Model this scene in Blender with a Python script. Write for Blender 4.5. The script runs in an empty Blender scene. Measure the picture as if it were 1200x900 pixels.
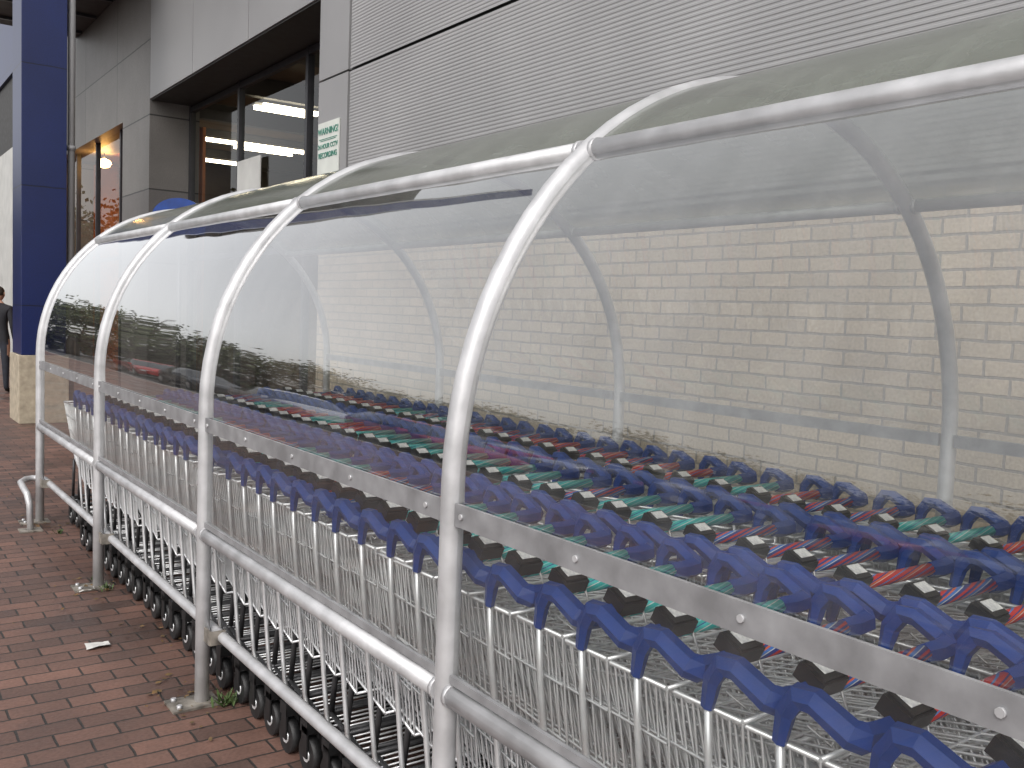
import bpy, math, random
from mathutils import Vector, Matrix, Euler
random.seed(7)
scene = bpy.context.scene
COL = scene.collection

# ------------------------------------------------------------------ helpers
class MB:
    def __init__(s):
        s.v=[]; s.f=[]; s.m=[]; s.s=[]; s.mats=[]
    def mi(s,mat):
        if mat not in s.mats: s.mats.append(mat)
        return s.mats.index(mat)
    def face(s,idx,mat,smooth=False):
        s.f.append(idx); s.m.append(s.mi(mat)); s.s.append(smooth)
    def tube(s,pts,r,n,mat,caps=True,smooth=True,flat=1.0):
        pts=[Vector(p) for p in pts]
        rs=r if isinstance(r,(list,tuple)) else [r]*len(pts)
        base=len(s.v); N=len(pts)
        t=(pts[1]-pts[0]).normalized()
        up=Vector((0,0,1)) if abs(t.z)<0.9 else Vector((0,1,0))
        a=t.cross(up).normalized(); b=a.cross(t).normalized()
        for i,p in enumerate(pts):
            if i==0: tt=(pts[1]-pts[0]).normalized()
            elif i==N-1: tt=(pts[-1]-pts[-2]).normalized()
            else: tt=((pts[i+1]-p).normalized()+(p-pts[i-1]).normalized()).normalized()
            a=(a-tt*a.dot(tt)).normalized(); b=a.cross(tt).normalized()
            for k in range(n):
                an=2*math.pi*(k+.5)/n
                s.v.append(p+a*(math.cos(an)*rs[i])+b*(math.sin(an)*rs[i]*flat))
        for i in range(N-1):
            for k in range(n):
                k2=(k+1)%n
                s.face((base+i*n+k,base+i*n+k2,base+(i+1)*n+k2,base+(i+1)*n+k),mat,smooth)
        if caps:
            s.face(tuple(base+k for k in range(n))[::-1],mat)
            s.face(tuple(base+(N-1)*n+k for k in range(n)),mat)
    def box(s,lo,hi,mat,M=None,bev=0):
        x0,y0,z0=lo; x1,y1,z1=hi
        c=[(x0,y0,z0),(x1,y0,z0),(x1,y1,z0),(x0,y1,z0),(x0,y0,z1),(x1,y0,z1),(x1,y1,z1),(x0,y1,z1)]
        b=len(s.v)
        for p in c:
            p=Vector(p)
            s.v.append(M@p if M else p)
        for q in ((0,3,2,1),(4,5,6,7),(0,1,5,4),(1,2,6,5),(2,3,7,6),(3,0,4,7)):
            s.face(tuple(b+i for i in q),mat)
    def quad(s,pts,mat,smooth=False):
        b=len(s.v)
        for p in pts: s.v.append(Vector(p))
        s.face(tuple(range(b,b+len(pts))),mat,smooth)
    def mesh(s,name):
        me=bpy.data.meshes.new(name)
        me.from_pydata([tuple(v) for v in s.v],[],s.f)
        for m in s.mats: me.materials.append(m)
        me.polygons.foreach_set('material_index',s.m)
        me.polygons.foreach_set('use_smooth',s.s)
        me.update()
        return me
    def obj(s,name,parent=None,bevel=0):
        o=bpy.data.objects.new(name,s.mesh(name)); COL.objects.link(o)
        if parent: o.parent=parent
        if bevel:
            md=o.modifiers.new('bevel','BEVEL'); md.width=bevel; md.segments=2; md.limit_method='ANGLE'; md.angle_limit=math.radians(50)
        return o
def empty(name,loc=(0,0,0)):
    e=bpy.data.objects.new(name,None); COL.objects.link(e); e.location=loc; e.empty_display_size=.2
    return e

# ------------------------------------------------------------------ materials
def newmat(name):
    m=bpy.data.materials.new(name); m.use_nodes=True
    nt=m.node_tree; nt.nodes.clear()
    out=nt.nodes.new('ShaderNodeOutputMaterial')
    return m,nt,out
def N(nt,t,**kw):
    n=nt.nodes.new(t)
    for k,v in kw.items(): setattr(n,k,v)
    return n
def math_(nt,op,a,b=None,clamp=False):
    n=N(nt,'ShaderNodeMath',operation=op); n.use_clamp=clamp
    for i,x in enumerate((a,b)):
        if x is None: continue
        if isinstance(x,(int,float)): n.inputs[i].default_value=x
        else: nt.links.new(x,n.inputs[i])
    return n.outputs[0]
def rgb(c): return (c[0],c[1],c[2],1)
def pbr(name,col,rough=.5,metal=0,var=.15,scale=8,bump=0,bscale=60,col2=None,spec=.5):
    m,nt,out=newmat(name)
    p=N(nt,'ShaderNodeBsdfPrincipled')
    p.inputs['Roughness'].default_value=rough; p.inputs['Metallic'].default_value=metal
    p.inputs['Specular IOR Level'].default_value=spec
    tc=N(nt,'ShaderNodeTexCoord')
    nz=N(nt,'ShaderNodeTexNoise'); nz.inputs['Scale'].default_value=scale; nz.inputs['Detail'].default_value=6
    nt.links.new(tc.outputs['Object'],nz.inputs['Vector'])
    mx=N(nt,'ShaderNodeMix',data_type='RGBA')
    c2=col2 if col2 else tuple(c*(1-var*1.6) for c in col)
    mx.inputs[6].default_value=rgb(c2); mx.inputs[7].default_value=rgb(tuple(min(1,c*(1+var*.6)) for c in col))
    cr=N(nt,'ShaderNodeMapRange'); cr.inputs[1].default_value=.3; cr.inputs[2].default_value=.7
    nt.links.new(nz.outputs[0],cr.inputs[0]); nt.links.new(cr.outputs[0],mx.inputs[0])
    nt.links.new(mx.outputs[2],p.inputs['Base Color'])
    rr=math_(nt,'MULTIPLY_ADD',cr.outputs[0],.12); nt.nodes[-1].inputs[2].default_value=max(0,rough-.06)
    nt.links.new(rr,p.inputs['Roughness'])
    if bump:
        n2=N(nt,'ShaderNodeTexNoise'); n2.inputs['Scale'].default_value=bscale; n2.inputs['Detail'].default_value=4
        nt.links.new(tc.outputs['Object'],n2.inputs['Vector'])
        b=N(nt,'ShaderNodeBump'); b.inputs['Strength'].default_value=bump; b.inputs['Distance'].default_value=.01
        nt.links.new(n2.outputs[0],b.inputs['Height']); nt.links.new(b.outputs[0],p.inputs['Normal'])
    nt.links.new(p.outputs[0],out.inputs[0])
    return m
def emis(name,col,st):
    m,nt,out=newmat(name); e=N(nt,'ShaderNodeEmission'); e.inputs[0].default_value=rgb(col); e.inputs[1].default_value=st
    nt.links.new(e.outputs[0],out.inputs[0]); return m

def brickmat(name,axes,bw,bh,mort,c1,c2,cm,rough=.85,bump=.5,dirt=.5,offset=.5,wet=False,dirtcol=None):
    m,nt,out=newmat(name)
    tc=N(nt,'ShaderNodeTexCoord'); sp=N(nt,'ShaderNodeSeparateXYZ'); nt.links.new(tc.outputs['Object'],sp.inputs[0])
    cb=N(nt,'ShaderNodeCombineXYZ')
    nt.links.new(sp.outputs[axes[0]],cb.inputs[0]); nt.links.new(sp.outputs[axes[1]],cb.inputs[1])
    wz=N(nt,'ShaderNodeTexNoise'); wz.inputs['Scale'].default_value=9; nt.links.new(cb.outputs[0],wz.inputs['Vector'])
    wm=N(nt,'ShaderNodeVectorMath',operation='SCALE'); wm.inputs['Scale'].default_value=.012
    nt.links.new(wz.outputs['Color'],wm.inputs[0])
    wa=N(nt,'ShaderNodeVectorMath',operation='ADD'); nt.links.new(cb.outputs[0],wa.inputs[0]); nt.links.new(wm.outputs[0],wa.inputs[1])
    bt=N(nt,'ShaderNodeTexBrick'); nt.links.new(wa.outputs[0],bt.inputs['Vector'])
    bt.offset=offset; bt.inputs['Scale'].default_value=1
    bt.inputs['Brick Width'].default_value=bw; bt.inputs['Row Height'].default_value=bh
    bt.inputs['Mortar Size'].default_value=mort; bt.inputs['Mortar Smooth'].default_value=.3; bt.inputs['Bias'].default_value=0
    bt.inputs['Color1'].default_value=rgb(c1); bt.inputs['Color2'].default_value=rgb(c2); bt.inputs['Mortar'].default_value=rgb(cm)
    nz=N(nt,'ShaderNodeTexNoise'); nz.inputs['Scale'].default_value=1.3; nz.inputs['Detail'].default_value=8; nz.inputs['Roughness'].default_value=.65
    nt.links.new(tc.outputs['Object'],nz.inputs['Vector'])
    n3=N(nt,'ShaderNodeTexNoise'); n3.inputs['Scale'].default_value=70; n3.inputs['Detail'].default_value=5
    nt.links.new(tc.outputs['Object'],n3.inputs['Vector'])
    mr=N(nt,'ShaderNodeMapRange'); mr.inputs[1].default_value=.3; mr.inputs[2].default_value=.72; mr.inputs[3].default_value=1-dirt; mr.inputs[4].default_value=1.12
    nt.links.new(nz.outputs[0],mr.inputs[0])
    m3=N(nt,'ShaderNodeMapRange'); m3.inputs[1].default_value=.3; m3.inputs[2].default_value=.7; m3.inputs[3].default_value=.82; m3.inputs[4].default_value=1.15
    nt.links.new(n3.outputs[0],m3.inputs[0])
    f=math_(nt,'MULTIPLY',mr.outputs[0],m3.outputs[0])
    sc=N(nt,'ShaderNodeVectorMath',operation='SCALE'); nt.links.new(bt.outputs['Color'],sc.inputs[0]); nt.links.new(f,sc.inputs['Scale'])
    p=N(nt,'ShaderNodeBsdfPrincipled'); nt.links.new(sc.outputs[0],p.inputs['Base Color'])
    if wet:
        r=N(nt,'ShaderNodeMapRange'); r.inputs[1].default_value=.35; r.inputs[2].default_value=.65; r.inputs[3].default_value=.34; r.inputs[4].default_value=.75
        nt.links.new(nz.outputs[0],r.inputs[0]); nt.links.new(r.outputs[0],p.inputs['Roughness'])
    else: p.inputs['Roughness'].default_value=rough
    h=math_(nt,'MULTIPLY_ADD',bt.outputs['Fac'],-1.0); nt.nodes[-1].inputs[2].default_value=1
    h2=math_(nt,'MULTIPLY_ADD',n3.outputs[0],.35); nt.links.new(h,nt.nodes[-1].inputs[2])
    b=N(nt,'ShaderNodeBump'); b.inputs['Strength'].default_value=bump; b.inputs['Distance'].default_value=.006
    nt.links.new(h2,b.inputs['Height']); nt.links.new(b.outputs[0],p.inputs['Normal'])
    nt.links.new(p.outputs[0],out.inputs[0])
    return m

def panelmat(name,tint,haze0,hazez,streak,hazecol,r0=.08,r1=1.0,pw=2.3,bumps=.06,rough=.02):
    """thin polycarbonate sheet: see-through + dusty haze + angle dependent reflection"""
    m,nt,out=newmat(name)
    tc=N(nt,'ShaderNodeTexCoord'); sp=N(nt,'ShaderNodeSeparateXYZ'); nt.links.new(tc.outputs['Object'],sp.inputs[0])
    tr=N(nt,'ShaderNodeBsdfTransparent'); tr.inputs[0].default_value=rgb(tint)
    df=N(nt,'ShaderNodeBsdfDiffuse'); df.inputs[0].default_value=rgb(hazecol)
    tl=N(nt,'ShaderNodeBsdfTranslucent'); tl.inputs[0].default_value=rgb(hazecol)
    hz=N(nt,'ShaderNodeMixShader'); hz.inputs[0].default_value=.4
    nt.links.new(df.outputs[0],hz.inputs[1]); nt.links.new(tl.outputs[0],hz.inputs[2])
    mp=N(nt,'ShaderNodeMapping'); mp.inputs['Scale'].default_value=(3,5,.9); nt.links.new(tc.outputs['Object'],mp.inputs[0])
    nz=N(nt,'ShaderNodeTexNoise'); nz.inputs['Scale'].default_value=1.6; nz.inputs['Detail'].default_value=9; nz.inputs['Roughness'].default_value=.62
    nt.links.new(mp.outputs[0],nz.inputs['Vector'])
    sr=N(nt,'ShaderNodeMapRange'); sr.inputs[1].default_value=.42; sr.inputs[2].default_value=.78; sr.inputs[3].default_value=0; sr.inputs[4].default_value=streak
    nt.links.new(nz.outputs[0],sr.inputs[0])
    mp2=N(nt,'ShaderNodeMapping'); mp2.inputs['Scale'].default_value=(20,6,60); mp2.inputs['Rotation'].default_value=(.35,0,0); nt.links.new(tc.outputs['Object'],mp2.inputs[0])
    n2=N(nt,'ShaderNodeTexNoise'); n2.inputs['Scale'].default_value=1.5; n2.inputs['Detail'].default_value=4; nt.links.new(mp2.outputs[0],n2.inputs['Vector'])
    s2=N(nt,'ShaderNodeMapRange'); s2.inputs[1].default_value=.56; s2.inputs[2].default_value=.78; s2.inputs[3].default_value=0; s2.inputs[4].default_value=streak*.5
    nt.links.new(n2.outputs[0],s2.inputs[0])
    zr=N(nt,'ShaderNodeMapRange'); zr.inputs[1].default_value=1.25; zr.inputs[2].default_value=2.05; zr.inputs[3].default_value=haze0; zr.inputs[4].default_value=haze0+hazez
    nt.links.new(sp.outputs[2],zr.inputs[0])
    hf=math_(nt,'ADD',math_(nt,'ADD',zr.outputs[0],sr.outputs[0]),s2.outputs[0],True)
    mx=N(nt,'ShaderNodeMixShader'); nt.links.new(hf,mx.inputs[0]); nt.links.new(tr.outputs[0],mx.inputs[1]); nt.links.new(hz.outputs[0],mx.inputs[2])
    bn=N(nt,'ShaderNodeTexNoise'); bn.inputs['Scale'].default_value=1.3; bn.inputs['Detail'].default_value=1; nt.links.new(tc.outputs['Object'],bn.inputs['Vector'])
    b=N(nt,'ShaderNodeBump'); b.inputs['Strength'].default_value=bumps; b.inputs['Distance'].default_value=.1; nt.links.new(bn.outputs[0],b.inputs['Height'])
    gl=N(nt,'ShaderNodeBsdfGlossy'); gl.inputs['Roughness'].default_value=rough; gl.inputs[0].default_value=(.95,.95,.95,1)
    nt.links.new(b.outputs[0],gl.inputs['Normal'])
    lw=N(nt,'ShaderNodeLayerWeight'); lw.inputs['Blend'].default_value=.5
    p5=math_(nt,'POWER',lw.outputs['Facing'],pw)
    fr=math_(nt,'MULTIPLY_ADD',p5,r1); nt.nodes[-1].inputs[2].default_value=r0; nt.nodes[-1].use_clamp=True
    m2=N(nt,'ShaderNodeMixShader'); nt.links.new(fr,m2.inputs[0]); nt.links.new(mx.outputs[0],m2.inputs[1]); nt.links.new(gl.outputs[0],m2.inputs[2])
    nt.links.new(m2.outputs[0],out.inputs[0])
    return m
def glassmat(name,tint):
    m,nt,out=newmat(name)
    tr=N(nt,'ShaderNodeBsdfTransparent'); tr.inputs[0].default_value=rgb(tint)
    gl=N(nt,'ShaderNodeBsdfGlossy'); gl.inputs['Roughness'].default_value=.004
    m2=N(nt,'ShaderNodeMixShader'); nt.links.new(tr.outputs[0],m2.inputs[1]); nt.links.new(gl.outputs[0],m2.inputs[2])
    lw=N(nt,'ShaderNodeLayerWeight')
    p5=math_(nt,'POWER',lw.outputs['Facing'],4.0)
    fr=math_(nt,'MULTIPLY_ADD',p5,.6); nt.nodes[-1].inputs[2].default_value=.05
    nt.links.new(fr,m2.inputs[0])
    nt.links.new(m2.outputs[0],out.inputs[0]); return m

M_steel=pbr('galvanised_tube',(.55,.55,.56),.45,.4,.13,11,.06,90)
M_flat=pbr('aluminium_strip',(.32,.32,.33),.5,.3,.2,12,.05,60)
M_plate=pbr('base_plate_steel',(.34,.31,.27),.6,.5,.45,16,.2,80)
M_wire=pbr('zinc_wire',(.74,.75,.76),.36,.55,.15,5)
M_chassis=pbr('dark_chassis',(.10,.10,.105),.5,.5,.3,9)
M_blk=pbr('black_rubber',(.018,.018,.019),.55,0,.3,20)
M_blue=pbr('blue_plastic',(.004,.038,.21),.38,0,.25,6,.05,40,spec=.35)
M_coin=pbr('black_plastic',(.012,.012,.014),.4,0,.2,20)
M_label=pbr('label_white',(.75,.75,.73),.45,0,.2,90,col2=(.50,.50,.52))
M_tealflap=pbr('blue_flap',(.01,.06,.28),.4,0,.2,6)

def stripemat(name,cols):
    m,nt,out=newmat(name)
    tc=N(nt,'ShaderNodeTexCoord'); sp=N(nt,'ShaderNodeSeparateXYZ'); nt.links.new(tc.outputs['Object'],sp.inputs[0])
    oi=N(nt,'ShaderNodeObjectInfo')
    a=math_(nt,'MULTIPLY',sp.outputs[0],7.0)
    b=math_(nt,'MULTIPLY_ADD',sp.outputs[2],28.0); nt.links.new(a,nt.nodes[-1].inputs[2])
    c=math_(nt,'MULTIPLY_ADD',sp.outputs[1],-18.0); nt.links.new(b,nt.nodes[-1].inputs[2])
    c2=math_(nt,'ADD',c,math_(nt,'MULTIPLY',oi.outputs['Random'],3.0))
    f=math_(nt,'FRACT',c2)
    cr=N(nt,'ShaderNodeValToRGB'); cr.color_ramp.interpolation='CONSTANT'
    e=cr.color_ramp.elements
    e[0].position=0; e[0].color=rgb(cols[0][1]); e[1].position=cols[1][0]; e[1].color=rgb(cols[1][1])
    for pos,cc in cols[2:]:
        x=e.new(pos); x.color=rgb(cc)
    nt.links.new(f,cr.inputs[0])
    p=N(nt,'ShaderNodeBsdfPrincipled'); p.inputs['Roughness'].default_value=.36
    nt.links.new(cr.outputs[0],p.inputs['Base Color']); nt.links.new(p.outputs[0],out.inputs[0])
    return m
TEAL=(.02,.36,.34); RED=(.52,.025,.02); NAVY=(.015,.04,.22); WHT=(.62,.64,.62); ORG=(.62,.10,.03)
M_teal=stripemat('teal_handle',[(0,TEAL),(.30,WHT),(.36,(.05,.46,.44)),(.62,NAVY),(.69,TEAL),(.90,(.20,.52,.50))])
M_red=stripemat('red_handle',[(0,RED),(.30,WHT),(.34,ORG),(.52,NAVY),(.62,RED),(.90,(.05,.2,.5))])
M_mix=stripemat('blue_striped_handle',[(0,NAVY),(.24,WHT),(.30,(.04,.16,.5)),(.50,ORG),(.62,NAVY),(.80,RED)])

M_clad=pbr('grey_cladding',(.315,.312,.315),.45,.15,.08,1.2,.0)
M_clad2=pbr('grey_flat_cladding',(.265,.262,.265),.45,.1,.08,1.0)
M_seam=pbr('dark_seam',(.03,.03,.032),.7)
M_darkwall=brickmat('grey_composite_panel',(1,2),2.4,1.1,.012,(.15,.14,.135),(.18,.17,.16),(.04,.04,.04),.5,.2,.15,offset=0)
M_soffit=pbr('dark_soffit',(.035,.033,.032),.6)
M_frame=pbr('window_frame',(.035,.035,.04),.4)
M_colblue=brickmat('blue_cladding_panel',(0,2),.9,1.5,.008,(.006,.014,.080),(.007,.016,.085),(.003,.005,.02),.35,.15,.15,offset=0)
M_cream=pbr('cream_stone',(.42,.36,.27),.8,0,.2,12,.3,60)
M_white=pbr('white_panel',(.50,.50,.48),.6,0,.1,3)
M_brick=brickmat('buff_brick',(1,2),.225,.075,.0075,(.41,.345,.265),(.33,.28,.215),(.22,.20,.175),.9,.6,.22)
M_paver=brickmat('red_block_paver',(0,1),.215,.108,.005,(.215,.115,.087),(.110,.066,.054),(.036,.031,.027),.7,.8,.55,wet=True)
M_asph=pbr('asphalt',(.05,.05,.05),.85,0,.25,30,.5,200)
M_kerb=pbr('concrete_kerb',(.32,.31,.29),.85,0,.2,12,.3,90)
M_line=pbr('white_road_paint',(.6,.6,.58),.7,0,.25,10)
M_inside=pbr('shop_interior',(.18,.13,.09),.8,0,.3,1)
M_orange=pbr('orange_lobby_wall',(.55,.20,.07),.8,0,.2,2)
M_tube=emis('strip_light_tube',(1,.86,.62),16)
M_lamp=emis('warm_lamp',(1,.50,.14),60)
M_panel=panelmat('clear_polycarbonate',(.95,.96,.95),.03,.12,.13,(.60,.60,.59),.09,1.05,2.1,.05)
M_panello=panelmat('clear_polycarbonate_lower',(.95,.96,.95),.04,.0,.08,(.5,.5,.5),.05,.7,3.4)
M_panelback=panelmat('clear_polycarbonate_rear',(.96,.965,.96),.02,.04,.06,(.6,.58,.53),.05,.5,3)
M_roof=panelmat('weathered_roof_polycarbonate',(.70,.74,.68),.56,.05,.45,(.25,.27,.23),.05,.6,2.8,.05,.14)
M_glass=glassmat('window_glass',(.88,.90,.88))

# ------------------------------------------------------------------ shopping trolley (front points to -y locally)
def trolley_mesh(name,M_bar,flap):
    b=MB(); W=.0029
    hz=.962
    b.tube([(-.19,0,hz),(.19,0,hz)],.0165,12,M_bar)
    for sx in (-1,1):
        xi=sx*.18
        pts=[(xi,0,hz-.001),(sx*.225,.001,hz-.004),(sx*.268,0,hz-.002),(sx*.284,-.014,hz+.004),(sx*.286,-.080,hz+.034),(sx*.286,-.112,hz+.032),(sx*.285,-.136,hz-.004),(sx*.284,-.146,hz-.06)]
        b.tube(pts,[.018,.021,.022,.021,.019,.0195,.017,.012],6,M_blue,smooth=False,flat=1.2)
    R=Matrix.Translation((.165,.008,hz+.028))@Euler((math.radians(-26),0,0)).to_matrix().to_4x4()
    b.box((-.036,-.030,-.020),(.036,.030,.012),M_coin,R)
    b.box((-.031,-.025,.012),(.031,.025,.018),M_coin,R)
    b.box((-.027,-.020,.018),(.019,.012,.0195),M_label,R)
    b.tube([(.13,.02,hz+.01),(.11,.03,hz-.05),(.15,.025,hz-.10),(.19,.0,hz-.06)],.003,4,M_wire)
    for sx in (-1,1):
        b.tube([(sx*.284,-.145,hz-.04),(sx*.280,-.140,.80),(sx*.262,-.10,.42),(sx*.255,-.08,.26),(sx*.25,-.06,.205),(sx*.245,-.03,.19)],.0080,8,M_wire)
        b.tube([(sx*.25,-.04,.19),(sx*.23,-.30,.185),(sx*.175,-.76,.185)],.0115,6,M_chassis)
        b.tube([(sx*.175,-.74,.19),(sx*.18,-.70,.35),(sx*.185,-.66,.47)],.010,6,M_chassis)
        for (wx,wy) in ((sx*.245,-.07),(sx*.175,-.76)):
            b.tube([(wx-.016,wy+.025,.062),(wx+.016,wy+.025,.062)],.062,14,M_blk)
            b.tube([(wx-.019,wy+.025,.062),(wx+.019,wy+.025,.062)],.026,8,M_wire)
            for q in (-.022,.022):
                b.box((wx+q-.003,wy+.002,.055),(wx+q+.003,wy+.045,.165),M_blk)
            b.box((wx-.025,wy-.01,.14),(wx+.025,wy+.045,.185),M_blk)
    b.tube([(-.25,-.05,.19),(.25,-.05,.19)],.010,6,M_chassis)
    b.tube([(-.175,-.77,.185),(.175,-.77,.185)],.011,6,M_chassis)
    for k in range(4):
        t=(k+1)/5; y=-.05-.7*t; w=.25-.075*t
        b.tube([(-w,y,.19),(w,y,.19)],W*1.2,4,M_wire)
    def top(t,sx): return Vector((sx*(.277-.072*t),-.07-.83*t,.900-.045*t))
    def bot(t,sx): return Vector((sx*(.245-.07*t),-.04-.66*t,.405+.075*t))
    for sx in (-1,1):
        b.tube([top(0,sx),top(1,sx)],.0055,6,M_wire)
        b.tube([bot(0,sx),bot(1,sx)],.0045,6,M_wire)
        for k in range(27):
            t=k/26; b.tube([top(t,sx),bot(t,sx)],W,4,M_wire,caps=False)
        for q in (.22,.48,.74):
            b.tube([top(0,sx).lerp(bot(0,sx),q)+Vector((sx*.004,0,0)),top(1,sx).lerp(bot(1,sx),q)+Vector((sx*.004,0,0))],W*1.15,4,M_wire,caps=False)
    b.tube([top(1,-1),top(1,1)],.0055,6,M_wire); b.tube([top(0,-1),top(0,1)],.005,6,M_wire)
    b.tube([bot(1,-1),bot(1,1)],.0045,6,M_wire); b.tube([bot(0,-1),bot(0,1)],.0045,6,M_wire)
    for k in range(1,11):
        t=k/11
        b.tube([top(1,-1).lerp(top(1,1),t),bot(1,-1).lerp(bot(1,1),t)],W,4,M_wire,caps=False)
    for q in (.3,.65):
        b.tube([top(1,-1).lerp(bot(1,-1),q),top(1,1).lerp(bot(1,1),q)],W,4,M_wire,caps=False)
    for k in range(1,10):
        t=k/10
        b.tube([bot(0,-1).lerp(bot(0,1),t),bot(1,-1).lerp(bot(1,1),t)],W,4,M_wire,caps=False)
    g0=Vector((0,-.075,.895)); g1=Vector((0,-.52,.80))
    for k in range(13):
        x=-.255+.51*k/12
        b.tube([g0+Vector((x,0,0)),g1+Vector((x*.82,0,0))],W,4,M_wire,caps=False)
    for q in (.25,.5,.75,1):
        p=g0.lerp(g1,q); w=.255*(1-.18*q)
        b.tube([p+Vector((-w,0,0)),p+Vector((w,0,0))],W*1.2,4,M_wire,caps=False)
    if flap:
        b.box((-.15,-.30,.862),(.15,-.10,.868),M_tealflap)
    return b.mesh(name)
TM=[trolley_mesh('shopping_trolley_teal',M_teal,False),trolley_mesh('shopping_trolley_red',M_red,False),trolley_mesh('shopping_trolley_striped',M_mix,False),trolley_mesh('shopping_trolley_flap',M_mix,True)]
for ri,xc in enumerate((1.568,2.215,2.865)):
    y=6.45+(0,-.05,.06)[ri]; last=0
    while y>-1.6:
        if random.random()<.62: last=random.choice((0,0,0,0,1,1,1,1,2,2,3))
        o=bpy.data.objects.new('shopping_trolley',TM[last]); COL.objects.link(o)
        o.location=(xc+random.uniform(-.008,.008),y,0); o.rotation_euler=(random.uniform(-.006,.006),0,math.pi+random.uniform(-.018,.018))
        y-=.172+random.uniform(-.014,.014)

# ------------------------------------------------------------------ shelter
SX0,SX1=1.19,3.38; CX=(SX0+SX1)/2; R=(SX1-SX0)/2; SZ=1.2
HY=[7.32-1.82*k for k in range(6)]
RT=.0285
def arc(phi,r=R): return (CX+math.cos(phi)*r, SZ+math.sin(phi)*r)
sh=empty('trolley_shelter',(0,0,0))
b=MB()
for y in HY:
    pts=[(SX0,y,0),(SX0,y,.5),(SX0,y,1.0)]
    for i in range(41):
        x,z=arc(math.pi-math.pi*i/40); pts.append((x,y,z))
    pts+=[(SX1,y,1.0),(SX1,y,.5),(SX1,y,0)]
    b.tube(pts,RT,16,M_steel)
b.obj('hoops',sh)
PHI=math.radians(131)
fx,fz=arc(PHI); bx,bz=arc(math.pi-PHI)
b=MB()
ya,yb=HY[-1],HY[0]
for k in range(len(HY)-1):
    y1,y0=HY[k]-.026,HY[k+1]+.026
    for (x,z,r) in ((SX0,.69,.027),(fx,fz,.026),(bx,bz,.022),(SX1,.69,.022)):
        b.tube([(x,y0,z),(x,y1,z)],r,14,M_steel)
        for yy in (y0,y1):
            d=.012 if yy==y0 else -.012
            b.tube([(x,yy-d*.2,z),(x,yy+d,z)],r*1.13,14,M_steel)
b.obj('rails',sh)
b=MB()
for k in range(len(HY)-1):
    y1,y0=HY[k]-.03,HY[k+1]+.03
    b.box((SX0-.012,y0,1.103),(SX0-.003,y1,1.157),M_flat)
    b.box((SX1-.022,y0,1.175),(SX1-.006,y1,1.222),M_flat)
    b.box((SX0-.010,y0,.722),(SX0+.002,y1,.742),M_flat)
    yy=y0+.07
    while yy<y1:
        b.tube([(SX0-.017,yy,1.13),(SX0-.011,yy,1.13)],.007,8,M_steel)
        yy+=.415
b.obj('clamping_strips',sh,)
b=MB()
for k in range(len(HY)-1):
    y1,y0=HY[k]-.02,HY[k+1]+.02
    b.quad([(SX0,y0,.73),(SX0,y1,.73),(SX0,y1,1.15),(SX0,y0,1.15)],M_panello)
b.obj('lower_panels',sh)
def arcpanel(p0,p1,mat,name,rr,nseg=32):
    b=MB()
    for k in range(len(HY)-1):
        y1,y0=HY[k]-.015,HY[k+1]+.015
        base=len(b.v); NY=2
        for i in range(nseg+1):
            ph=p0+(p1-p0)*i/nseg; x,z=arc(ph,rr)
            for j in range(NY): b.v.append(Vector((x,y0+(y1-y0)*j/(NY-1),z)))
        for i in range(nseg):
            b.face((base+i*2,base+i*2+1,base+i*2+3,base+i*2+2),mat,True)
    return b.obj(name,sh)
arcpanel(math.pi+.05,PHI+.01,M_panel,'front_curved_panels',R)
arcpanel(PHI-.01,math.pi-PHI+.01,M_roof,'roof_panels',R+.012)
arcpanel(math.pi-PHI-.01,0,M_panelback,'rear_curved_panels',R)
b=MB()
LX=1.238
pts=[(LX,ya,.29),(LX,0,.29),(LX,7.40,.29),(LX-.02,7.47,.29),(LX-.07,7.50,.29),(LX-.12,7.47,.288),(1.075,7.38,.285),(1.065,7.2,.28),(1.075,7.10,.25),(1.085,7.07,.18),(1.09,7.06,0)]
b.tube(pts,.0215,12,M_steel)
b.tube([(3.33,ya,.29),(3.33,7.4,.29)],.02,8,M_steel)
for y in HY:
    b.box((SX0+.0,y-.10,.262),(LX+.01,y-.092,.318),M_plate)
    b.box((SX0-.004,y-.095,.262),(SX0+.004,y-.02,.318),M_plate)
    b.box((SX0-.13,y-.065,.001),(SX0+.06,y+.065,.011),M_plate)
    b.box((SX1-.06,y-.065,.001),(SX1+.13,y+.065,.011),M_plate)
    for (px,py) in ((-.10,-.04),(-.10,.04)):
        b.tube([(SX0+px,y+py,.008),(SX0+px,y+py,.024)],.011,6,M_steel)
b.box((1.02,7.0,.001),(1.16,7.12,.010),M_plate)
b.obj('bumper_rail_and_feet',sh)

# ------------------------------------------------------------------ store building
WX=3.9
bd=empty('store_building',(0,0,0))
b=MB(); b.box((WX,-14,0),(WX+.3,8.7,2.25),M_brick); b.obj('brick_base_wall',bd)
def ribs(name,y0,y1,z0,z1,pitch,depth,mat):
    b=MB(); z=z0; prof=[]
    while z<z1:
        prof+=[(WX-.03,z),(WX-.03,z+pitch*.40),(WX-.03+depth,z+pitch*.55),(WX-.03+depth,z+pitch*.85)]
        z+=pitch
    for (x,zz) in prof:
        b.v.append(Vector((x,y0,zz))); b.v.append(Vector((x,y1,zz)))
    for i in range(len(prof)-1):
        b.face((2*i,2*i+2,2*i+3,2*i+1),mat)
    b.obj(name,bd)
ribs('ribbed_cladding_lower',-14,8.03,2.30,3.775,.029,.0030,M_clad)
ribs('ribbed_cladding_upper',-14,8.03,3.80,10.2,.029,.0030,M_clad)
b=MB()
b.box((WX,-14,2.25),(WX+.3,8.06,10.2),M_seam)
b.box((WX-.045,-14,2.252),(WX-.002,8.05,2.278),M_clad2)
b.obj('cladding_backing',bd)
b=MB()
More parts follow.
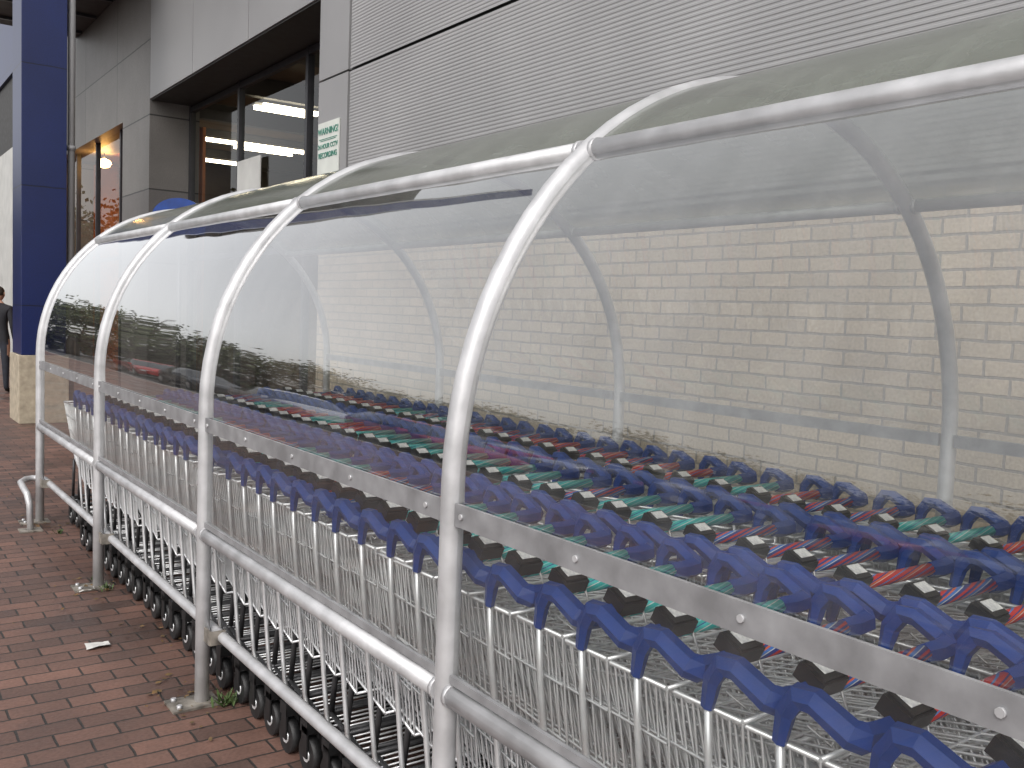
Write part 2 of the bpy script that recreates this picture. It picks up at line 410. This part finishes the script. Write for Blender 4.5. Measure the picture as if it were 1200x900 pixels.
for (z0,z1) in ((2.26,3.78),(3.80,5.6),(5.62,7.4),(7.42,10.2)):
    b.box((WX-.035,8.065,z0),(WX+.29,8.70,z1),M_clad2)
for (yy0,yy1) in ((8.715,10.7),(10.715,12.75),(12.765,14.79)):
    for (z0,z1) in ((4.62,6.3),(6.32,8.2),(8.22,10.2)):
        b.box((WX-.02,yy0,z0),(WX+.28,yy1,z1),M_clad2)
b.obj('flat_cladding_panels',bd)
b=MB()
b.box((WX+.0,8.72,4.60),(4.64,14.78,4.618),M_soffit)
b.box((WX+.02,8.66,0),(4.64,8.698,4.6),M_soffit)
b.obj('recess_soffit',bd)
b=MB()
b.box((WX-.02,14.80,0),(4.62,16.4,10.2),M_darkwall)
b.box((WX-.02,16.402,4.5),(4.62,22.0,10.2),M_darkwall)
b.box((WX-.02,22.002,0),(4.62,27,10.2),M_darkwall)
b.box((WX-.02,27.0,0),(4.62,45,5.5),M_white)
b.box((WX-.02,27.0,5.5),(4.62,45,7.3),M_soffit)
b.box((WX-.1,27.0,7.3),(4.62,45,10.2),M_colblue)
b.obj('far_walls',bd)
b=MB()
GX=4.5
b.quad([(GX,14.8,0),(GX,8.7,0),(GX,8.7,4.6),(GX,14.8,4.6)],M_glass)
b.quad([(WX+.15,22.0,0),(WX+.15,16.4,0),(WX+.15,16.4,4.5),(WX+.15,22.0,4.5)],M_glass)
b.obj('window_glazing',bd)
b=MB()
for y in (8.70,9.75,10.35,12.6,14.72):
    b.box((GX-.04,y,0),(GX+.04,y+.07,4.6),M_frame)
for z in (0,2.25,4.5):
    b.box((GX-.035,8.7,z),(GX+.035,14.8,z+.08),M_frame)
for y in (16.42,17.1,18.9,20.6,21.9):
    b.box((WX+.11,y,0),(WX+.19,y+.06,4.5),M_frame)
b.box((WX+.115,16.4,2.3),(WX+.185,22.0,2.36),M_frame)
b.obj('window_frames',bd)
b=MB()
b.box((4.65,8.4,-.02),(14,8.5,5.2),M_inside); b.box((4.65,24,-.02),(14,24.1,5.2),M_inside)
b.box((14,8.4,-.02),(14.1,24,5.2),M_inside); b.box((4.63,8.5,5.1),(14,24,5.2),M_inside)
b.box((4.6,8.5,.006),(14,24,.02),M_inside)
for k in range(5):
    b.box((6.5+k*1.3,10,.02),(7.0+k*1.3,20,1.9),M_cream if k%2 else M_inside)
for k in range(6):
    b.box((4.7,9.4+k*2.4,4.80),(13.9,9.55+k*2.4,5.08),M_soffit)
b.obj('shop_room',bd)
b=MB()
b.box((5.15,16.3,0),(5.2,22.2,4.6),M_orange); b.box((WX+.2,16.45,0),(5.15,16.5,4.55),M_orange)
b.box((WX+.2,22.2,0),(5.2,22.3,4.6),M_orange); b.box((WX+.2,16.5,4.55),(5.15,22.2,4.6),M_orange)
b.obj('lobby_room',bd)
b=MB()
for (x0,x1,y) in ((5.45,6.35,14.7),(5.5,6.4,14.45),(6.5,7.7,18.6),(6.4,7.8,18.15),(5.75,6.4,18.2),(6.6,7.4,20.8),(8.2,9.2,16.2),(5.6,6.6,11.2)):
    b.box((x0,y-.04,4.70),(x1,y+.04,4.76),M_tube); b.box((x0-.02,y-.06,4.762),(x1+.02,y+.06,4.80),M_white)
b.obj('strip_lights',bd)
b=MB()
lx,ly,lz=4.40,20.06,4.30
b.tube([(lx,ly,lz+.09),(lx,ly,lz+.06),(lx,ly,lz),(lx,ly,lz-.07),(lx,ly,lz-.09)],[.03,.10,.14,.09,.02],12,M_lamp)
b.tube([(lx,ly,lz+.09),(lx,ly,4.55)],.01,6,M_frame)
b.obj('lobby_lamp',bd)
b=MB(); b.box((GX-.06,11.75,2.92),(GX-.045,12.58,3.52),M_white); b.obj('window_poster',bd)
b=MB()
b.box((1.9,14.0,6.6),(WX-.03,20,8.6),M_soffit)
for k in range(5):
    b.box((1.95,14.6+k*1.2,6.55),(WX-.05,14.66+k*1.2,6.597),M_frame)
b.obj('entrance_canopy',bd)
b=MB()
b.box((1.93,13.2,.87),(2.45,13.9,10.4),M_colblue)
b.box((1.90,13.17,0),(2.48,13.93,.868),M_cream)
b.obj('blue_entrance_column',bd,bevel=.006)
b=MB(); b.tube([(2.52,13.3,0),(2.52,13.3,10.2)],.045,10,M_clad)
for z in (1.5,3.5,5.5): b.tube([(2.52,13.3,z),(2.52,13.3,z+.06)],.055,10,M_clad)
b.obj('downpipe',bd)

# CCTV sign
M_signw=pbr('sign_white',(.58,.60,.56),.5,0,.05,8)
M_signg=pbr('sign_green',(.02,.20,.14),.5,0,.1,8)
sg=empty('cctv_warning_sign',(WX-.05,8.43,3.10))
b=MB(); b.box((0,-.23,-.28),(.012,.23,.28),M_signw); o=b.obj('board',sg)
b=MB()
for (y0,y1,z0,z1) in ((-.2,.2,.118,.124),(-.17,.17,.103,.109),(-.2,.2,-.215,-.209),(-.18,.18,-.233,-.227),(-.2,.2,-.251,-.245)):
    b.box((-.003,y0,z0),(-.001,y1,z1),M_signg)
b.obj('small_print_rules',sg)
def text(s,size,z,mat,parent,width=None):
    c=bpy.data.curves.new('lettering','FONT'); c.body=s; c.size=size; c.align_x='CENTER'; c.align_y='CENTER'; c.extrude=.001; c.offset=.001
    o=bpy.data.objects.new('lettering',c); COL.objects.link(o); c.materials.append(mat)
    o.parent=parent; o.location=(-.004,0,z); o.rotation_euler=(math.radians(90),0,math.radians(-90))
    return o
text('WARNING!',.088,.19,M_signg,sg)
text('24 HOUR CCTV',.062,.05,M_signg,sg)
text('RECORDING',.072,-.035,M_signg,sg)

# rounded blue sign near the window
b=MB()
bs=[]
for i in range(25):
    a=math.pi*i/24; bs.append((math.cos(a)*.33,math.sin(a)*.24+2.66))
ring=[(.33,2.45)]+bs+[(-.33,2.45)]
d=Vector((.82,-.57,0))
for off in (0,.04):
    base=len(b.v)
    for (x,z) in ring: b.v.append(Vector((3.5,12.0,0))+d*x+Vector((.57,.82,0))*off+Vector((0,0,z)))
    b.face(tuple(range(base,base+len(ring))) if off==0 else tuple(range(base,base+len(ring)))[::-1],M_blue)
n=len(ring)
for i in range(n): b.face((i,(i+1)%n,n+(i+1)%n,n+i),M_blue)
b.tube([(3.53,12.03,0),(3.53,12.03,2.5)],.03,8,M_frame)
b.obj('blue_round_topped_sign')

# ------------------------------------------------------------------ person by the entrance
M_coat=pbr('dark_coat',(.02,.02,.025),.85,0,.3,9); M_trou=pbr('dark_trousers',(.025,.028,.04),.85,0,.3,9)
M_skin=pbr('skin',(.42,.24,.17),.55,0,.08,9); M_hair=pbr('hair',(.03,.02,.013),.7,0,.3,60); M_shoe=pbr('shoe',(.015,.013,.012),.5)
def person(loc,rot):
    V=[];E=[];Rd=[]
    def add(p,r,par=None,fl=1.0):
        V.append(p); Rd.append((r,r*fl)); i=len(V)-1
        if par is not None: E.append((par,i))
        return i
    pel=add((0,0,.93),.135,None,.8); ab=add((0,0,1.08),.125,pel,.8); ch=add((0,0,1.27),.15,ab,.75); up=add((0,0,1.40),.12,ch,.75)
    nk=add((0,.0,1.48),.055,up); nk2=add((0,-.012,1.54),.052,nk)
    for s in (-1,1):
        shd=add((s*.165,0,1.40),.065,up); el=add((s*.215,.03,1.13),.047,shd); wr=add((s*.20,-.08,.90),.030,el); pm=add((s*.195,-.10,.84),.028,wr,.6)
        for q,(dx,L) in enumerate(((-.022,.068),(-.008,.078),(.007,.074),(.020,.060))):
            f1=add((s*.195+dx,-.112,.81-.02*(L>.07)),.009,pm); f2=add((s*.195+dx,-.112,.84-.04-L*.6),.008,f1); add((s*.193+dx,-.098,.84-.04-L),.007,f2)
        t1=add((s*.17,-.118,.825),.010,pm); add((s*.165,-.128,.79),.008,t1)
        hp=add((s*.085,0,.86),.095,pel); kn=add((s*.10,-.03*s-.02,.49),.062,hp); an=add((s*.10,.03*s+.02,.10),.042,kn); he=add((s*.10,.05*s,.045),.04,an); add((s*.115,-.15+.05*s,.032),.032,he)
    me=bpy.data.meshes.new('body'); me.from_pydata(V,E,[]); o=bpy.data.objects.new('tmp_body',me); COL.objects.link(o)
    md=o.modifiers.new('skin','SKIN')
    if not me.skin_vertices:
        import bmesh
        bm=bmesh.new(); bm.from_mesh(me); bm.verts.layers.skin.verify(); bm.to_mesh(me); bm.free()
    for i,r in enumerate(Rd):
        me.skin_vertices[0].data[i].radius=r; me.skin_vertices[0].data[i].use_root=(i==0)
    o.modifiers.new('sub','SUBSURF').levels=2
    bpy.context.view_layer.update()
    dg=bpy.context.evaluated_depsgraph_get()
    nm=bpy.data.meshes.new_from_object(o.evaluated_get(dg)); nm.name='body'
    bpy.data.objects.remove(o)
    nm.materials.clear()
    for m in (M_coat,M_trou,M_skin,M_shoe): nm.materials.append(m)
    for p in nm.polygons:
        c=p.center; p.use_smooth=True
        p.material_index=0
        if c.z<.86 and abs(c.x)<.16: p.material_index=1
        if c.z<.075: p.material_index=3
        if c.z>1.485 or (abs(c.x)>.15 and c.z<.895 and c.z>.6): p.material_index=2
    root=empty('person',loc); root.rotation_euler=(0,0,rot)
    bo=bpy.data.objects.new('body',nm); COL.objects.link(bo); bo.parent=root
    b=MB(); base=0; nu,nv=20,14
    def head(u,v,sc,hair):
        th=math.pi*v/nv; ph=2*math.pi*u/nu
        x=math.sin(th)*math.cos(ph)*.075; y=math.sin(th)*math.sin(ph)*.095; z=math.cos(th)*.115
        if z<0: x*=1+z*2.2; y=y*(1+z*1.2)-.012
        if y<-.06 and abs(x)<.014 and -.035<z<.02: y-=.018
        return Vector((x*sc,y*sc-.01,z*sc+1.64))
    for sc,mat,cond in ((1,M_skin,lambda c:True),(1.07,M_hair,lambda c:(c.z>1.70 or (c.y>-.02 and c.z>1.60)))):
        base=len(b.v)
        for v in range(nv+1):
            for u in range(nu): b.v.append(head(u,v,sc,0))
        for v in range(nv):
            for u in range(nu):
                q=(base+v*nu+u,base+v*nu+(u+1)%nu,base+(v+1)*nu+(u+1)%nu,base+(v+1)*nu+u)
                c=sum((b.v[i] for i in q),Vector())/4
                if cond(c): b.face(q,mat,True)
    for s in (-1,1):
        b.tube([(s*.030-.008,-.098,1.648),(s*.030+.008,-.098,1.648)],.006,6,M_hair)
        b.tube([(s*.074,.0,1.665),(s*.082,.01,1.645),(s*.074,.0,1.615)],.011,6,M_skin)
    b.tube([(-.02,-.088,1.578),(.02,-.088,1.578)],.004,6,pbr('lips',(.35,.12,.10),.5))
    h=b.obj('head',root)
    return root
person((2.25,17.6,0),math.radians(150))

# ------------------------------------------------------------------ ground
b=MB(); b.quad([(-400,-400,-.12),(400,-400,-.12),(400,400,-.12),(-400,400,-.12)],M_asph); b.obj('ground')
b=MB(); b.box((-4.0,-14,-.115),(20,60,0),M_paver); b.obj('block_pavement')
b=MB(); y=-14
while y<60:
    b.box((-4.14,y,-.118),(-4.003,y+.905,.003),M_kerb); y+=.915
b.obj('kerb')
b=MB()
for k in range(18):
    y=-14+k*2.6
    b.box((-16,y,-.118),(-11,y+.1,-.114),M_line); b.box((-34,y,-.118),(-24,y+.1,-.114),M_line)
b.obj('parking_bay_lines')
M_leaf=pbr('fallen_leaf',(.16,.09,.035),.8,0,.5,40,col2=(.06,.045,.02))
M_paper=pbr('litter_paper',(.62,.61,.58),.7,0,.1,20)
b=MB()
for k in range(260):
    if k<120: cx,cy=random.choice(((1.1,5.5),(1.15,3.7),(1.2,7.2),(1.25,4.6))); x=cx+random.gauss(0,.09); y=cy+random.gauss(0,.14)
    else: x=random.uniform(-2,1.4); y=random.uniform(2.2,14)
    a=random.uniform(0,6.28); s=random.uniform(.005,.02)
    p=Vector((x,y,.006+random.uniform(0,.008)))
    u=Vector((math.cos(a),math.sin(a),random.uniform(-.3,.3)))*s; w=Vector((-math.sin(a),math.cos(a),random.uniform(-.3,.3)))*s*.6
    b.quad([p-u,p-w,p+u,p+w],M_leaf)
b.obj('fallen_leaves')
def paper(cx,cy,s,nm):
    b=MB(); n=5; base=0
    for i in range(n):
        for j in range(n):
            b.v.append(Vector((cx+(i/(n-1)-.5)*s+random.uniform(-.006,.006),cy+(j/(n-1)-.5)*s*.7+random.uniform(-.006,.006),.006+random.uniform(0,.009)*(s/.1))))
    for i in range(n-1):
        for j in range(n-1): b.face((i*n+j,(i+1)*n+j,(i+1)*n+j+1,i*n+j+1),M_paper)
    b.obj(nm)
paper(.98,4.53,.11,'paper_litter'); paper(1.12,5.45,.08,'paper_litter')
M_weed=pbr('weed_green',(.06,.10,.025),.7,0,.4,30)
def weed(cx,cy,n=40,s=.05):
    b=MB()
    for k in range(n):
        a=random.uniform(0,6.28); r=random.uniform(.3,1)*s; h=random.uniform(.3,1)*s
        p=Vector((cx+random.gauss(0,s*.4),cy+random.gauss(0,s*.4),.001)); q=p+Vector((math.cos(a)*r,math.sin(a)*r,h)); w=Vector((-math.sin(a),math.cos(a),0))*s*.12
        b.quad([p-w*.4,p+w*.4,p.lerp(q,.6)+w,q,p.lerp(q,.6)-w],M_weed)
    b.obj('weed')
weed(1.27,3.62); weed(1.22,5.42,30,.04); weed(1.2,5.66,20,.03); weed(1.24,6.9,25,.035)

# ------------------------------------------------------------------ car park behind the viewer (seen in reflections)
M_cg=pbr('car_glass',(.02,.025,.03),.08,0,.1,3)
M_cl=pbr('car_lamp',(.6,.6,.6),.1,.3,.1,3); M_ctl=pbr('car_tail_lamp',(.4,.02,.02),.2)
def car_mesh(name,paint):
    b=MB()
    st=[(-2.1,.62,.38,.62,.66,.60),(-2.0,.76,.25,.70,.74,.72),(-1.6,.84,.22,.80,.85,.76),(-.95,.86,.2,.88,.93,.76),(-.25,.86,.2,.91,1.40,.60),(.35,.86,.2,.92,1.46,.62),(1.15,.86,.2,.93,1.42,.61),(1.75,.84,.22,.94,1.05,.70),(2.02,.78,.28,.88,.95,.70),(2.1,.70,.40,.80,.86,.64)]
    rings=[]
    for (y,w,s,bl,t,rw) in st:
        r=[(-w*.92,s),(-w*1.02,(s+bl)/2),(-w,bl),(-rw,t-.03),(-rw*.8,t),(0,t+.015),(rw*.8,t),(rw,t-.03),(w,bl),(w*1.02,(s+bl)/2),(w*.92,s)]
        base=len(b.v)
        for (x,z) in r: b.v.append(Vector((x,y,z)))
        rings.append(base)
    n=11
    for i in range(len(st)-1):
        for k in range(n-1):
            mat=paint
            if 3<=i<=6 and k in (2,7): mat=M_cg
            if i in (3,6) and k in (3,4,5,6): mat=M_cg
            b.face((rings[i]+k,rings[i]+k+1,rings[i+1]+k+1,rings[i+1]+k),mat,True)
        b.face((rings[i],rings[i+1],rings[i+1]+n-1,rings[i]+n-1),M_blk)
    b.face(tuple(rings[0]+k for k in range(n)),paint); b.face(tuple(rings[-1]+k for k in range(n))[::-1],paint)
    for sx in (-1,1):
        for wy in (-1.3,1.3):
            b.tube([(sx*.70,wy,.31),(sx*.89,wy,.31)],.31,18,M_blk); b.tube([(sx*.88,wy,.31),(sx*.90,wy,.31)],.19,12,M_cl)
        b.box((sx*.62-.14,-2.08,.56),(sx*.62+.14,-2.0,.69),M_cl); b.box((sx*.64-.1,2.02,.62),(sx*.64+.1,2.12,.84),M_ctl)
        b.box((sx*.95-.09,-.75,.88),(sx*.95+.09,-.62,1.0),paint)
    return b.mesh(name)
cars=[car_mesh('car_'+nm,pbr('car_paint_'+nm,c,.25,.2,.05,2)) for nm,c in (('red',(.30,.02,.02)),('silver',(.42,.43,.44)),('dark',(.03,.035,.045)),('blue',(.03,.07,.2)))]
for (x,y,c,r) in ((-13.3,6.5,1,90),(-13.4,9.1,0,90),(-13.2,14.3,2,-90),(-13.3,16.9,1,90),(-13.4,22.1,0,90),(-13.3,27.3,3,90),(-28,8,2,90),(-28,18.5,1,-90),(-28,26,0,90),(-6.0,13.5,0,3),(-6.1,19.5,1,2),(-6.0,25.5,2,4),(-6.2,31,0,3)):
    o=bpy.data.objects.new('parked_car',cars[c]); COL.objects.link(o); o.location=(x,y,-.12); o.rotation_euler=(0,0,math.radians(r))
M_bark=pbr('bark',(.07,.055,.04),.9,0,.3,12)
M_fol=pbr('foliage',(.06,.075,.03),.8,0,.5,.9,col2=(.035,.04,.018))
def tree_mesh(name,h,seed):
    rnd=random.Random(seed); b=MB()
    b.tube([(0,0,0),(.05,0,h*.25),(0,.1,h*.5),(.05,0,h*.8)],[h*.03,h*.024,h*.016,h*.004],8,M_bark)
    tips=[]
    for k in range(13):
        z0=h*rnd.uniform(.22,.65); a=k*2.4+rnd.uniform(-.4,.4); L=h*rnd.uniform(.28,.46)
        p0=Vector((0,0,z0)); p1=p0+Vector((math.cos(a)*L*.5,math.sin(a)*L*.5,L*.3)); p2=p0+Vector((math.cos(a)*L,math.sin(a)*L,L*.62))
        b.tube([p0,p1,p2],[h*.011,h*.007,h*.002],5,M_bark,caps=False); tips+=[p1,p2,p1.lerp(p2,.5),p1.lerp(p2,.7)]
    for i,t in enumerate(tips):
        if rnd.random()<.15: continue
        cr=h*rnd.uniform(.05,.12)
        for k in range(56):
            p=t+Vector((rnd.gauss(0,cr),rnd.gauss(0,cr),rnd.gauss(0,cr*.7)))
            u=Vector((rnd.uniform(-1,1),rnd.uniform(-1,1),rnd.uniform(-1,1))).normalized()*h*.019
            w=u.cross(Vector((rnd.uniform(-1,1),rnd.uniform(-1,1),rnd.uniform(-1,1)))).normalized()*h*.013
            b.quad([p-u,p-w,p+u,p+w],M_fol)
    return b.mesh(name)
trees=[tree_mesh('tree_crown_%d'%i,7.5,i+3) for i in range(3)]
rnd=random.Random(5)
tp=[]
for k in range(13): tp.append((-38+rnd.uniform(-2,2),-6+k*4.4+rnd.uniform(-1,1),1.0))
for k in range(13): tp.append((-36+k*3.3+rnd.uniform(-1,1),50+rnd.uniform(-2,2),.95))
for (x,y,sc_) in tp:
    k=rnd.randrange(3)
    o=bpy.data.objects.new('tree',trees[k]); COL.objects.link(o); o.location=(x,y,-.12); s=sc_*rnd.uniform(.8,1.25); o.scale=(s*1.1,s*1.1,s); o.rotation_euler=(0,0,rnd.uniform(0,6))
b=MB()
for k in range(6000):
    if k<3000: x,y=-41+rnd.gauss(0,1),rnd.uniform(-30,55)
    else: x,y=rnd.uniform(-42,8),54+rnd.gauss(0,1)
    z=rnd.uniform(-.1,1)*2.6+.6*math.sin(y*.3+x*.2)
    u=Vector((rnd.uniform(-1,1),rnd.uniform(-1,1),rnd.uniform(-1,1))).normalized()*.5; w=u.cross(Vector((rnd.uniform(-1,1),rnd.uniform(-1,1),1))).normalized()*.35
    p=Vector((x,y,max(z,.1))); b.quad([p-u,p-w,p+u,p+w],M_fol)
b.obj('hedge')

# ------------------------------------------------------------------ light
w=bpy.data.worlds.new('World'); scene.world=w; w.use_nodes=True
nt=w.node_tree; bg=nt.nodes['Background']
sky=nt.nodes.new('ShaderNodeTexSky'); sky.sky_type='NISHITA'; sky.sun_disc=False
SE,SR=math.radians(45),math.radians(235)
sky.sun_elevation=SE; sky.sun_rotation=SR; sky.dust_density=3; sky.air_density=1.0; sky.ozone_density=1
hs=nt.nodes.new('ShaderNodeHueSaturation'); hs.inputs['Saturation'].default_value=.16; hs.inputs['Value'].default_value=1.75
tint=nt.nodes.new('ShaderNodeMix'); tint.data_type='RGBA'; tint.blend_type='MULTIPLY'; tint.inputs[0].default_value=1; tint.inputs[7].default_value=(.99,.975,.96,1)
nt.links.new(sky.outputs[0],hs.inputs['Color']); nt.links.new(hs.outputs[0],tint.inputs[6]); nt.links.new(tint.outputs[2],bg.inputs[0])
bg.inputs[1].default_value=.15
L=bpy.data.lights.new('sun','SUN'); L.energy=.65; L.angle=math.radians(30); L.color=(1,.97,.94)
so=bpy.data.objects.new('sun',L); COL.objects.link(so)
sd=Vector((math.sin(SR)*math.cos(SE),math.cos(SR)*math.cos(SE),math.sin(SE)))
so.rotation_euler=(-sd).to_track_quat('-Z','Y').to_euler(); so.location=(-5,-5,15)

# ------------------------------------------------------------------ camera
cd=bpy.data.cameras.new('camera'); cam=bpy.data.objects.new('camera',cd); COL.objects.link(cam)
cd.sensor_width=36; cd.lens=33.0; cd.clip_start=.05; cd.clip_end=1500
yaw,pit,rol=math.radians(36.0),math.radians(4.15),math.radians(2.2)
F=Vector((math.sin(yaw)*math.cos(pit),math.cos(yaw)*math.cos(pit),-math.sin(pit)))
R0=Vector((math.cos(yaw),-math.sin(yaw),0)); U0=R0.cross(F)
Rr=R0*math.cos(rol)+U0*math.sin(rol); Ur=U0*math.cos(rol)-R0*math.sin(rol)
mt=Matrix.Identity(4)
for i in range(3): mt[i][0]=Rr[i]; mt[i][1]=Ur[i]; mt[i][2]=-F[i]
mt.translation=Vector((0,0,1.6))
cam.matrix_world=mt
scene.camera=cam
scene.view_settings.view_transform='Standard'; scene.view_settings.look='None'; scene.view_settings.exposure=0
